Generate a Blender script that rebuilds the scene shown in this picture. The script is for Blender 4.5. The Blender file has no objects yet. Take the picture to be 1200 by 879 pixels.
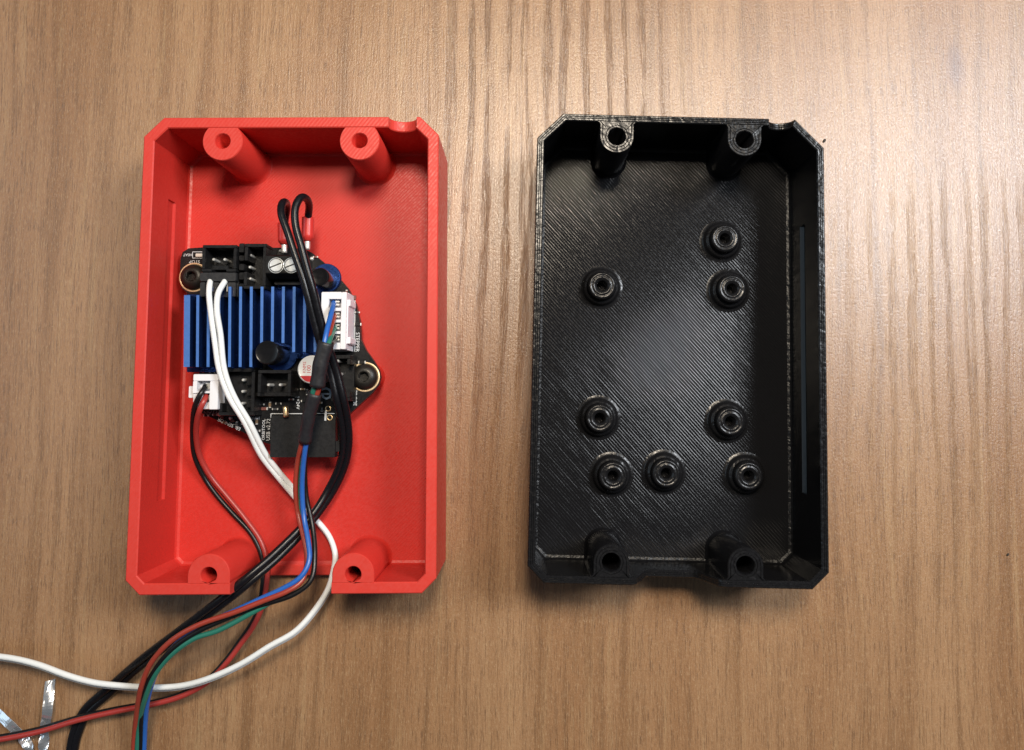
import bpy, math, random
from mathutils import Matrix, Vector

S = 0.001                      # everything below is written in millimetres
scene = bpy.context.scene
col = scene.collection

# ------------------------------------------------------------------ camera
FPX, CX, CY, CAM_H = 850.0, 618.5, 394.6, 174.92     # focal length and principal point for a 1200 x 879 frame
TILT, YAW = 0.087, -0.004
CAM_R = Matrix.Rotation(TILT, 3, 'X') @ Matrix.Rotation(YAW, 3, 'Y')
cam_data = bpy.data.cameras.new('camera')
cam_data.sensor_fit = 'HORIZONTAL'
cam_data.sensor_width = 36.0
cam_data.lens = 36.0 * FPX / 1200.0
cam_data.shift_x = (600.0 - CX) / 1200.0
cam_data.shift_y = (CY - 439.5) / 1200.0
cam_data.clip_start = 0.005
cam_data.clip_end = 20.0
cam = bpy.data.objects.new('camera', cam_data)
col.objects.link(cam)
cam.matrix_world = Matrix.Translation((0, 0, CAM_H * S)) @ CAM_R.to_4x4()
scene.camera = cam

# ------------------------------------------------------------------ world, lamps, exposure
world = bpy.data.worlds.new('World')
scene.world = world
world.use_nodes = True
wbg = world.node_tree.nodes['Background']
wbg.inputs['Color'].default_value = (0.86, 0.92, 1.0, 1)
wbg.inputs['Strength'].default_value = 0.055


def area_lamp(name, loc, size_x, size_y, power, color):
    d = bpy.data.lights.new(name, 'AREA')
    d.shape = 'RECTANGLE'
    d.size, d.size_y = size_x, size_y
    d.energy = power
    d.color = color
    o = bpy.data.objects.new(name, d)
    col.objects.link(o)
    o.location = loc
    o.rotation_euler = (Vector((0, 0, 0)) - Vector(loc)).to_track_quat('-Z', 'Y').to_euler()
    return o


area_lamp('ceiling_lamp', (0.020, 0.158, 0.36), 0.085, 0.080, 1.42, (1.0, 0.87, 0.70))
area_lamp('window_light', (0.36, 0.185, 0.45), 0.16, 0.16, 3.0, (0.92, 0.96, 1.0))
area_lamp('side_window', (-1.25, 0.25, 1.0), 1.0, 0.7, 3.2, (0.66, 0.85, 1.0))

scene.view_settings.view_transform = 'Standard'
scene.view_settings.look = 'None'
scene.view_settings.exposure = 0.0
scene.view_settings.gamma = 1.0
scene.view_settings.use_curve_mapping = False
scene.render.engine = 'CYCLES'
scene.cycles.use_denoising = True
scene.cycles.max_bounces = 8


# ------------------------------------------------------------------ helpers
def at(px, py, z):
    """point at height z (mm) that stands at this place of the photograph"""
    v = CAM_R @ Vector(((px - CX) / FPX, (CY - py) / FPX, -1.0))
    t = (z - CAM_H) / v.z
    return Vector((v.x * t, v.y * t, z))


class MB:
    def __init__(self):
        self.v, self.f, self.smooth = [], [], []

    def add(self, verts, faces, smooth=False):
        n = len(self.v)
        self.v += [tuple(p) for p in verts]
        self.f += [tuple(i + n for i in f) for f in faces]
        self.smooth += [smooth] * len(faces)
        return self

    def box(self, x0, x1, y0, y1, z0, z1, ch=0.0):
        if ch <= 0:
            v = [(x0, y0, z0), (x1, y0, z0), (x1, y1, z0), (x0, y1, z0), (x0, y0, z1), (x1, y0, z1), (x1, y1, z1), (x0, y1, z1)]
            return self.add(v, [(3, 2, 1, 0), (4, 5, 6, 7), (0, 1, 5, 4), (1, 2, 6, 5), (2, 3, 7, 6), (3, 0, 4, 7)])
        c = min(ch, (x1 - x0) * .3, (y1 - y0) * .3, (z1 - z0) * .4)
        lo = [(x0 + c, y0), (x1 - c, y0), (x1, y0 + c), (x1, y1 - c), (x1 - c, y1), (x0 + c, y1), (x0, y1 - c), (x0, y0 + c)]
        hi = [(x0 + c, y0 + c * .4), (x1 - c, y0 + c * .4), (x1 - c * .4, y0 + c), (x1 - c * .4, y1 - c), (x1 - c, y1 - c * .4), (x0 + c, y1 - c * .4), (x0 + c * .4, y1 - c), (x0 + c * .4, y0 + c)]
        cx, cy = (x0 + x1) / 2, (y0 + y1) / 2
        hi = [(x + (cx - x) * 0 - math.copysign(c * .5, x - cx), y - math.copysign(c * .5, y - cy)) for x, y in lo]
        return self.loft([[(x, y, z0) for x, y in lo], [(x, y, z1 - c) for x, y in lo], [(x, y, z1) for x, y in hi]], cap0=True, cap1=True)

    def loft(self, loops, cap0=False, cap1=False, closed=True, smooth=False):
        n = len(loops[0])
        v = [p for L in loops for p in L]
        f = []
        for k in range(len(loops) - 1):
            a, b = k * n, (k + 1) * n
            for i in range(n if closed else n - 1):
                j = (i + 1) % n
                f.append((a + i, a + j, b + j, b + i))
        self.add(v, f, smooth)
        m = len(self.v) - len(v)
        if cap0:
            self.f.append(tuple(m + i for i in reversed(range(n)))); self.smooth.append(False)
        if cap1:
            self.f.append(tuple(m + (len(loops) - 1) * n + i for i in range(n))); self.smooth.append(False)
        return self

    def lathe(self, prof, cx=0, cy=0, n=28, cap0=False, cap1=False, smooth=True):
        loops = [[(cx + r * math.cos(2 * math.pi * i / n), cy + r * math.sin(2 * math.pi * i / n), z) for i in range(n)] for r, z in prof]
        return self.loft(loops, cap0, cap1, True, smooth)

    def tube(self, pts, r, n=10, step=0.7, taper=None, wobble=0.0):
        P = resample(pts, step)
        T = [(P[min(i + 1, len(P) - 1)] - P[max(i - 1, 0)]).normalized() for i in range(len(P))]
        up = Vector((0, 0, 1)) if abs(T[0].z) < .9 else Vector((1, 0, 0))
        nrm = (up - T[0] * up.dot(T[0])).normalized()
        loops = []
        for i, p in enumerate(P):
            nrm = (nrm - T[i] * nrm.dot(T[i])).normalized()
            bi = T[i].cross(nrm)
            rr = r if taper is None else taper(i / (len(P) - 1))
            if wobble:
                rr *= 1 + wobble * math.sin(i * 1.7) * math.sin(i * .53)
            loops.append([p + (nrm * math.cos(2 * math.pi * k / n) + bi * math.sin(2 * math.pi * k / n)) * rr for k in range(n)])
        return self.loft(loops, True, True, True, True)

    def prism(self, poly, z0, z1, ch=0.0):
        loops = [[(x, y, z0) for x, y in poly]]
        if ch:
            cx = sum(p[0] for p in poly) / len(poly); cy = sum(p[1] for p in poly) / len(poly)
            ins = []
            for x, y in poly:
                d = Vector((cx - x, cy - y)); d.normalize()
                ins.append((x + d.x * ch, y + d.y * ch))
            loops += [[(x, y, z1 - ch) for x, y in poly], [(x, y, z1) for x, y in ins]]
        else:
            loops.append([(x, y, z1) for x, y in poly])
        return self.loft(loops, True, True)

    def mesh(self, name, off=(0, 0, 0)):
        me = bpy.data.meshes.new(name)
        me.from_pydata([((x - off[0]) * S, (y - off[1]) * S, (z - off[2]) * S) for x, y, z in self.v], [], self.f)
        me.polygons.foreach_set('use_smooth', self.smooth)
        me.validate()
        me.update()
        return me

    def build(self, name, mat, parent=None, off=None):
        """links everything collected so far as one mesh object; coordinates are world mm unless off is given"""
        if off is None:
            off = tuple(v / S for v in parent_origin(parent))
        me = self.mesh(name, off)
        me.materials.append(mat)
        o = bpy.data.objects.new(name, me)
        col.objects.link(o)
        if parent:
            o.parent = parent
        return o


def parent_origin(p):
    t = Vector((0, 0, 0))
    while p:
        t += p.location
        p = p.parent
    return t


def resample(pts, step):
    pts = [Vector(p) for p in pts]
    P = [pts[0] * 2 - pts[1]] + pts + [pts[-1] * 2 - pts[-2]]
    out = []
    for i in range(1, len(P) - 2):
        p0, p1, p2, p3 = P[i - 1:i + 3]
        n = max(2, int((p2 - p1).length / step))
        # centripetal Catmull-Rom
        t0 = 0.0
        t1 = t0 + max((p1 - p0).length, 1e-4) ** .5
        t2 = t1 + max((p2 - p1).length, 1e-4) ** .5
        t3 = t2 + max((p3 - p2).length, 1e-4) ** .5
        for k in range(n):
            t = t1 + (t2 - t1) * k / n
            a1 = p0 * ((t1 - t) / (t1 - t0)) + p1 * ((t - t0) / (t1 - t0))
            a2 = p1 * ((t2 - t) / (t2 - t1)) + p2 * ((t - t1) / (t2 - t1))
            a3 = p2 * ((t3 - t) / (t3 - t2)) + p3 * ((t - t2) / (t3 - t2))
            b1 = a1 * ((t2 - t) / (t2 - t0)) + a2 * ((t - t0) / (t2 - t0))
            b2 = a2 * ((t3 - t) / (t3 - t1)) + a3 * ((t - t1) / (t3 - t1))
            out.append(b1 * ((t2 - t) / (t2 - t1)) + b2 * ((t - t1) / (t2 - t1)))
    out.append(pts[-1])
    for _ in range(2):
        out = [out[0]] + [(out[i - 1] + out[i] * 2 + out[i + 1]) / 4 for i in range(1, len(out) - 1)] + [out[-1]]
    return out


def thing(name, label, cat, loc=(0, 0, 0), rotz=0.0, group=None):
    o = bpy.data.objects.new(name, None)
    o.empty_display_size = 0.01
    col.objects.link(o)
    o.location = Vector(loc) * S
    o.rotation_euler = (0, 0, rotz)
    o['label'] = label
    o['category'] = cat
    if group:
        o['group'] = group
    return o


def copy_at(src, parent, loc_mm, rz=0.0):
    c = src.copy()
    col.objects.link(c)
    c.parent = parent
    c.location = Vector(loc_mm) * S
    c.rotation_euler = (0, 0, rz)
    return c


# ------------------------------------------------------------------ materials
def nt(name):
    m = bpy.data.materials.new(name)
    m.use_nodes = True
    t = m.node_tree
    return m, t, t.nodes['Principled BSDF']


def nd(t, typ, **kw):
    n = t.nodes.new(typ)
    for k, v in kw.items():
        if k in n.inputs.keys() if isinstance(k, str) else False:
            n.inputs[k].default_value = v
        else:
            setattr(n, k, v)
    return n


def math_node(t, op, a, b=None, c=None, clamp=False):
    n = t.nodes.new('ShaderNodeMath')
    n.operation = op
    n.use_clamp = clamp
    for i, x in enumerate((a, b, c)):
        if x is None:
            continue
        if isinstance(x, (int, float)):
            n.inputs[i].default_value = x
        else:
            t.links.new(x, n.inputs[i])
    return n.outputs[0]


def mm_coords(t, world_space=False):
    """coordinates in millimetres"""
    if world_space:
        g = t.nodes.new('ShaderNodeNewGeometry'); src = g.outputs['Position']
    else:
        g = t.nodes.new('ShaderNodeTexCoord'); src = g.outputs['Object']
    v = t.nodes.new('ShaderNodeVectorMath'); v.operation = 'SCALE'
    v.inputs['Scale'].default_value = 1 / S
    t.links.new(src, v.inputs[0])
    return v.outputs[0]


def mapped(t, vec, scale=(1, 1, 1), rot=(0, 0, 0), loc=(0, 0, 0)):
    m = t.nodes.new('ShaderNodeMapping')
    m.inputs['Scale'].default_value = scale
    m.inputs['Rotation'].default_value = rot
    m.inputs['Location'].default_value = loc
    t.links.new(vec, m.inputs['Vector'])
    return m.outputs[0]


def noise(t, vec, scale=1.0, detail=2.0, rough=0.5, dist=0.0):
    n = t.nodes.new('ShaderNodeTexNoise')
    n.inputs['Scale'].default_value = scale
    n.inputs['Detail'].default_value = detail
    n.inputs['Roughness'].default_value = rough
    n.inputs['Distortion'].default_value = dist
    t.links.new(vec, n.inputs['Vector'])
    return n.outputs['Fac']


def remap(t, val, a, b, c=0.0, d=1.0):
    n = t.nodes.new('ShaderNodeMapRange')
    n.interpolation_type = 'SMOOTHSTEP'
    for k, x in zip(('From Min', 'From Max', 'To Min', 'To Max'), (a, b, c, d)):
        n.inputs[k].default_value = x
    t.links.new(val, n.inputs['Value'])
    return n.outputs['Result']


def mix(t, fac, a, b, mode='MIX'):
    n = t.nodes.new('ShaderNodeMix')
    n.data_type = 'RGBA'
    n.blend_type = mode
    for i, x in ((0, fac), (6, a), (7, b)):
        if isinstance(x, (int, float)):
            n.inputs[i].default_value = x
        elif isinstance(x, tuple):
            n.inputs[i].default_value = (*x, 1) if len(x) == 3 else x
        else:
            t.links.new(x, n.inputs[i])
    return n.outputs[2]


def bump(t, height, dist_mm, strength=1.0, normal=None):
    b = t.nodes.new('ShaderNodeBump')
    b.inputs['Strength'].default_value = strength
    b.inputs['Distance'].default_value = dist_mm * S
    t.links.new(height, b.inputs['Height'])
    if normal is not None:
        t.links.new(normal, b.inputs['Normal'])
    return b.outputs[0]


def simple(name, color, rough=0.45, metal=0.0, var=0.12, vscale=0.6, bump_mm=0.0, bump_scale=3.0, spec=0.5, coat=0.0):
    m, t, b = nt(name)
    v = mm_coords(t)
    n = noise(t, v, vscale, 3.0)
    dark = tuple(c * (1 - var) for c in color)
    light = tuple(min(1, c * (1 + var)) for c in color)
    t.links.new(mix(t, n, dark, light), b.inputs['Base Color'])
    t.links.new(remap(t, noise(t, v, vscale * 2.3, 2.0), .3, .7, rough * .85, min(1, rough * 1.15)), b.inputs['Roughness'])
    b.inputs['Metallic'].default_value = metal
    b.inputs['Specular IOR Level'].default_value = spec
    b.inputs['Coat Weight'].default_value = coat
    if bump_mm:
        t.links.new(bump(t, noise(t, v, bump_scale, 3.0), bump_mm), b.inputs['Normal'])
    return m


def wood_material():
    m, t, b = nt('oak_laminate')
    p = mm_coords(t, True)
    L = t.links.new
    # slow sideways drift of the grain
    warp = noise(t, mapped(t, p, (0.012, 0.005, 1)), 1.0, 2.0)
    warp2 = noise(t, mapped(t, p, (0.10, 0.022, 1), loc=(3, 9, 0)), 1.0, 2.0)
    sep = t.nodes.new('ShaderNodeSeparateXYZ'); L(p, sep.inputs[0])
    X, Y = sep.outputs[0], sep.outputs[1]
    u = math_node(t, 'ADD', X, math_node(t, 'MULTIPLY', math_node(t, 'SUBTRACT', warp, .5), 15.0))
    u = math_node(t, 'ADD', u, math_node(t, 'MULTIPLY', math_node(t, 'SUBTRACT', warp2, .5), 1.3))
    u = math_node(t, 'ADD', u, math_node(t, 'MULTIPLY', Y, -0.012))
    comb = t.nodes.new('ShaderNodeCombineXYZ'); L(u, comb.inputs[0]); L(Y, comb.inputs[1])
    q = comb.outputs[0]
    wide = noise(t, mapped(t, q, (0.040, 0.0025, 1), loc=(1.7, .3, 0)), 1.0, 1.5)
    band = noise(t, mapped(t, q, (0.16, 0.006, 1), loc=(4.1, .9, 0)), 1.0, 2.0, .55)
    streak = noise(t, mapped(t, q, (0.42, 0.016, 1)), 1.0, 4.0, .62)
    fibre = noise(t, mapped(t, q, (2.0, 0.06, 1)), 1.0, 3.0, .65)
    fine = noise(t, mapped(t, p, (4.6, 0.75, 1)), 1.0, 3.0, .72)
    # coarse open-pored strip in the middle of the veneer, fading into plain fine grain at the sides
    ring = t.nodes.new('ShaderNodeMath'); ring.operation = 'SINE'
    L(math_node(t, 'ADD', math_node(t, 'MULTIPLY', u, 2 * math.pi / 5.0), math_node(t, 'MULTIPLY', band, 7.0)), ring.inputs[0])
    dash = noise(t, mapped(t, q, (4.2, 0.085, 1), loc=(7, 2, 0)), 1.0, 3.0, .7)
    group = noise(t, mapped(t, q, (.55, 0.03, 1), loc=(2, 5, 0)), 1.0, 2.0, .6)
    core = remap(t, math_node(t, 'ADD', math_node(t, 'MULTIPLY', ring.outputs[0], .22), group), .52, .68)
    pore = math_node(t, 'MULTIPLY', core, remap(t, dash, .40, .58, .22, 1.0))
    strip = math_node(t, 'MULTIPLY', remap(t, X, -34, -14), remap(t, X, 52, 22))
    strip = math_node(t, 'MULTIPLY', strip, remap(t, Y, -55, 40, .12, 1.0))
    strip2 = math_node(t, 'MULTIPLY', remap(t, X, 64, 92), math_node(t, 'MULTIPLY', remap(t, Y, 66, 40), remap(t, Y, -75, -10, .10, .55)))
    pore = math_node(t, 'MULTIPLY', pore, math_node(t, 'MAXIMUM', strip, strip2))
    c = mix(t, remap(t, wide, .34, .66), (0.276, 0.142, 0.064), (0.342, 0.193, 0.096))
    c = mix(t, remap(t, band, .50, .68, 0, .58), c, (0.200, 0.096, 0.038))
    c = mix(t, remap(t, streak, .50, .70, 0, .62), c, (0.172, 0.087, 0.037))
    c = mix(t, remap(t, streak, .47, .30, 0, .45), c, (0.375, 0.238, 0.120))
    c = mix(t, remap(t, fibre, .52, .66, 0, .50), c, (0.155, 0.080, 0.037))
    c = mix(t, math_node(t, 'MULTIPLY', pore, .48), c, (0.125, 0.070, 0.037))
    short = noise(t, mapped(t, q, (4.2, 0.20, 1), loc=(11, 3, 0)), 1.0, 2.0, .6)
    c = mix(t, remap(t, short, .58, .64, 0, .55), c, (0.105, 0.055, 0.028))
    c = mix(t, remap(t, short, .40, .34, 0, .35), c, (0.420, 0.285, 0.160))
    c = mix(t, remap(t, fine, .55, .68, 0, .58), c, (0.45, 0.305, 0.172))
    c = mix(t, remap(t, fine, .44, .30, 0, .52), c, (0.110, 0.060, 0.029))
    # a small dark knot near the far right corner
    dx = math_node(t, 'MULTIPLY', math_node(t, 'SUBTRACT', X, 108.0), .25)
    dy = math_node(t, 'MULTIPLY', math_node(t, 'SUBTRACT', Y, 83.0), .10)
    rr = math_node(t, 'SQRT', math_node(t, 'ADD', math_node(t, 'MULTIPLY', dx, dx), math_node(t, 'MULTIPLY', dy, dy)))
    kn = math_node(t, 'MULTIPLY', remap(t, rr, .9, .1), remap(t, fibre, .3, .6, .45, .8))
    c = mix(t, kn, c, (0.15, 0.085, 0.068))
    L(c, b.inputs['Base Color'])
    glint = noise(t, mapped(t, p, (2.6, 1.5, 1)), 1.0, 3.0, .7)
    L(remap(t, glint, .35, .65, .29, .43), b.inputs['Roughness'])
    b.inputs['Specular IOR Level'].default_value = 1.0
    h = math_node(t, 'SUBTRACT', math_node(t, 'ADD', math_node(t, 'MULTIPLY', fibre, .5), math_node(t, 'MULTIPLY', glint, .6)), math_node(t, 'MULTIPLY', pore, .5))
    L(bump(t, h, 0.16, .9), b.inputs['Normal'])
    return m


def printed(name, color, rough, line_mm, depth, angle, wob=0.0, spec=0.5, rim_noise=0.0, var=.08, lines_on_sides=0.003, coat=0.0, bead=.7, even=False):
    """3D printed plastic: diagonal extrusion lines on level faces, layer lines on upright ones"""
    m, t, b = nt(name)
    L = t.links.new
    p = mm_coords(t)
    geo = t.nodes.new('ShaderNodeNewGeometry')
    sep = t.nodes.new('ShaderNodeSeparateXYZ'); L(geo.outputs['Normal'], sep.inputs[0])
    level = remap(t, math_node(t, 'ABSOLUTE', sep.outputs[2]), .6, .95)
    r = mapped(t, p, rot=(0, 0, angle))
    sp = t.nodes.new('ShaderNodeSeparateXYZ'); L(r, sp.inputs[0])
    ph = math_node(t, 'MULTIPLY', sp.outputs[0], 2 * math.pi / line_mm)
    drift = noise(t, mapped(t, r, (.9, .12, 1)), 1.0, 2.0)
    ph = math_node(t, 'ADD', ph, math_node(t, 'MULTIPLY', drift, wob))
    if even:      # round beads laid side by side, with sharp valleys between them
        s0 = t.nodes.new('ShaderNodeMath'); s0.operation = 'SINE'; L(math_node(t, 'MULTIPLY', ph, .5), s0.inputs[0])
        s = t.nodes.new('ShaderNodeMath'); s.operation = 'ABSOLUTE'; L(s0.outputs[0], s.inputs[0])
    else:
        s = t.nodes.new('ShaderNodeMath'); s.operation = 'SINE'; L(ph, s.inputs[0])
    amp = noise(t, mapped(t, r, (1.3, .10, 1), loc=(3, 1, 0)), 1.0, 3.0, .7)
    beads = noise(t, mapped(t, r, (1.5, 1.1, 1)), 1.0, 2.0)
    flat = math_node(t, 'ADD', math_node(t, 'MULTIPLY', s.outputs[0], remap(t, amp, .25, .7, .42 if even else .25, .60)), math_node(t, 'MULTIPLY', beads, bead))
    sz = t.nodes.new('ShaderNodeSeparateXYZ'); L(p, sz.inputs[0])
    lay = t.nodes.new('ShaderNodeMath'); lay.operation = 'SINE'
    L(math_node(t, 'MULTIPLY', sz.outputs[2], 2 * math.pi / .32), lay.inputs[0])
    side = math_node(t, 'ADD', math_node(t, 'MULTIPLY', lay.outputs[0], lines_on_sides / max(depth, 1e-4)), math_node(t, 'MULTIPLY', noise(t, mapped(t, p, (.5, .5, 3)), 1.0, 2.0), .6))
    mx = t.nodes.new('ShaderNodeMix'); mx.data_type = 'FLOAT'
    L(level, mx.inputs[0]); L(side, mx.inputs[2]); L(flat, mx.inputs[3])
    L(bump(t, mx.outputs[0], depth), b.inputs['Normal'])
    n = noise(t, p, .22, 3.0)
    c = mix(t, n, tuple(x * (1 - var) for x in color), tuple(min(1, x * (1 + var)) for x in color))
    L(c, b.inputs['Base Color'])
    L(remap(t, noise(t, p, 1.4, 3.0), .3, .7, rough * .8, min(1, rough * 1.2)), b.inputs['Roughness'])
    b.inputs['Specular IOR Level'].default_value = spec
    b.inputs['Coat Weight'].default_value = coat
    return m


def squiggle_rim(name):
    """glossy black top perimeter with concentric nozzle tracks"""
    m, t, b = nt(name)
    L = t.links.new
    p = mm_coords(t)
    n1 = noise(t, p, .55, 1.0, .5, .8)
    n2 = noise(t, p, 1.6, 1.0, .5, .4)
    h = math_node(t, 'ADD', n1, math_node(t, 'MULTIPLY', n2, .25))
    L(bump(t, h, .13), b.inputs['Normal'])
    b.inputs['Base Color'].default_value = (0.008, 0.008, 0.009, 1)
    L(remap(t, n2, .3, .7, .20, .33), b.inputs['Roughness'])
    b.inputs['Specular IOR Level'].default_value = .30
    return m


M = {}
M['wood'] = wood_material()
M['red'] = printed('red_plastic', (0.53, 0.029, 0.021), .46, 0.62, .018, math.radians(45), .8, .42, var=.06)
M['red_rim'] = printed('red_plastic_rim', (0.56, 0.042, 0.030), .48, 0.72, .020, math.radians(38), 1.2, .42, var=.06)  # rim sheen put into the colour: slightly pinker than the body
M['black'] = printed('black_plastic', (0.008, 0.008, 0.009), .18, 0.62, .105, math.radians(-43), .6, .16, bead=.08, even=True)
M['red_smooth'] = simple('red_plastic_smooth', (0.53, 0.029, 0.021), .5, var=.05, bump_mm=.05, bump_scale=.6)
M['black_wall'] = simple('black_plastic_wall', (0.006, 0.006, 0.007), .2, bump_mm=.01, bump_scale=.3, spec=.22)
M['black_bead'] = simple('black_plastic_bead', (0.007, 0.007, 0.008), .34, bump_mm=.35, bump_scale=1.0, spec=.25)
M['black_rim'] = squiggle_rim('black_plastic_rim')
M['solder_mask'] = simple('black_solder_mask', (0.007, 0.007, 0.008), .34, bump_mm=.02, bump_scale=2.0, spec=.32)
M['silk'] = simple('white_silkscreen', (0.62, 0.64, 0.66), .6, var=.2, vscale=2.5)
M['silk_dim'] = simple('grey_silkscreen', (0.22, 0.23, 0.25), .6, var=.25, vscale=2.5)
M['silk_blue'] = simple('pale_blue_print', (0.36, 0.47, 0.60), .5)
M['nylon'] = simple('black_nylon', (0.008, 0.008, 0.009), .40, bump_mm=.03, bump_scale=2.5, spec=.3)
M['nylon_plug'] = simple('black_plug_nylon', (0.017, 0.017, 0.019), .45, bump_mm=.03, bump_scale=2.5)
M['white_nylon'] = simple('white_nylon', (0.74, 0.74, 0.78), .42, var=.04, bump_mm=.02)
M['dark_slot'] = simple('dark_slot', (0.02, 0.018, 0.016), .6)
M['tin'] = simple('tinned_pin', (0.78, 0.77, 0.74), .40, .6)
M['zinc'] = simple('zinc_screw', (0.84, 0.88, 0.92), .36, .45, bump_mm=.04, bump_scale=2.0)
M['gold'] = simple('gold_plating', (0.80, 0.58, 0.32), .36, 1.0)
M['gold_ring'] = simple('pale_gold_ring', (0.82, 0.62, 0.38), .42, .5)
M['oxide'] = simple('black_oxide_steel', (0.018, 0.016, 0.014), .42, .3, bump_mm=.03)
M['blue'] = simple('blue_anodised', (0.016, 0.050, 0.20), .32, .80, var=.12, vscale=.8, bump_mm=.02, bump_scale=5)
M['blue_lit_edge'] = simple('blue_anodised_lit_edge', (0.060, 0.165, 0.47), .45, .2, var=.12, vscale=.8)  # cut finish, with the light caught by fin tops put into the colour
M['can_black'] = simple('black_can_sleeve', (0.007, 0.007, 0.008), .22, spec=.3)
M['can_white'] = simple('silver_can_top', (0.72, 0.74, 0.76), .36, .1, var=.05)
M['can_red'] = simple('red_can_print', (0.52, 0.03, 0.035), .4)
M['wire_black'] = simple('black_wire', (0.006, 0.006, 0.008), .30, spec=.3)
M['wire_pvc_black'] = simple('thin_black_wire', (0.007, 0.007, 0.008), .34, spec=.35)
M['wire_red'] = simple('red_wire', (0.34, 0.036, 0.030), .36, var=.08)
M['wire_rust'] = simple('brick_red_wire', (0.30, 0.042, 0.026), .34, var=.08)
M['wire_blue'] = simple('blue_wire', (0.020, 0.11, 0.42), .34, var=.08)
M['wire_green'] = simple('green_wire', (0.022, 0.15, 0.11), .34, var=.08)
M['wire_white'] = simple('white_wire', (0.76, 0.79, 0.80), .34, var=.04)
M['shrink'] = simple('black_heat_shrink', (0.014, 0.014, 0.017), .5, bump_mm=.05, bump_scale=1.4)
M['sleeve_red'] = simple('red_ferrule_sleeve', (0.55, 0.035, 0.030), .32, var=.05)
M['module'] = simple('matt_black_module', (0.009, 0.009, 0.010), .5, bump_mm=.02, spec=.3)
M['led'] = simple('led_lens', (0.62, 0.55, 0.48), .4)
M['brown_chip'] = simple('brown_chip', (0.16, 0.055, 0.045), .45)
M['chip_tan'] = simple('tan_chip', (0.20, 0.13, 0.075), .45)
M['chip_grey'] = simple('grey_chip', (0.05, 0.05, 0.055), .45)
M['dust'] = simple('dust_fleck', (0.03, 0.025, 0.02), .8)


def foil_material():
    m, t, b = nt('crinkled_foil')
    p = mm_coords(t)
    v = t.nodes.new('ShaderNodeTexVoronoi'); v.feature = 'F1'
    v.inputs['Scale'].default_value = .45
    t.links.new(p, v.inputs['Vector'])
    t.links.new(bump(t, math_node(t, 'ADD', v.outputs['Distance'], noise(t, p, .8, 1.0)), .07), b.inputs['Normal'])
    b.inputs['Base Color'].default_value = (0.80, 0.84, 0.90, 1)
    b.inputs['Metallic'].default_value = .85
    b.inputs['Roughness'].default_value = .24
    return m


M['foil'] = foil_material()

# ------------------------------------------------------------------ table
tb = MB()
tb.box(-420, 420, -330, 330, -22, 0)
table = tb.build('table_top', M['wood'], None, (0, 0, 0))
table['kind'] = 'structure'
table['label'] = 'brown wood grain table top under both boxes'
table['category'] = 'table'


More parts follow.
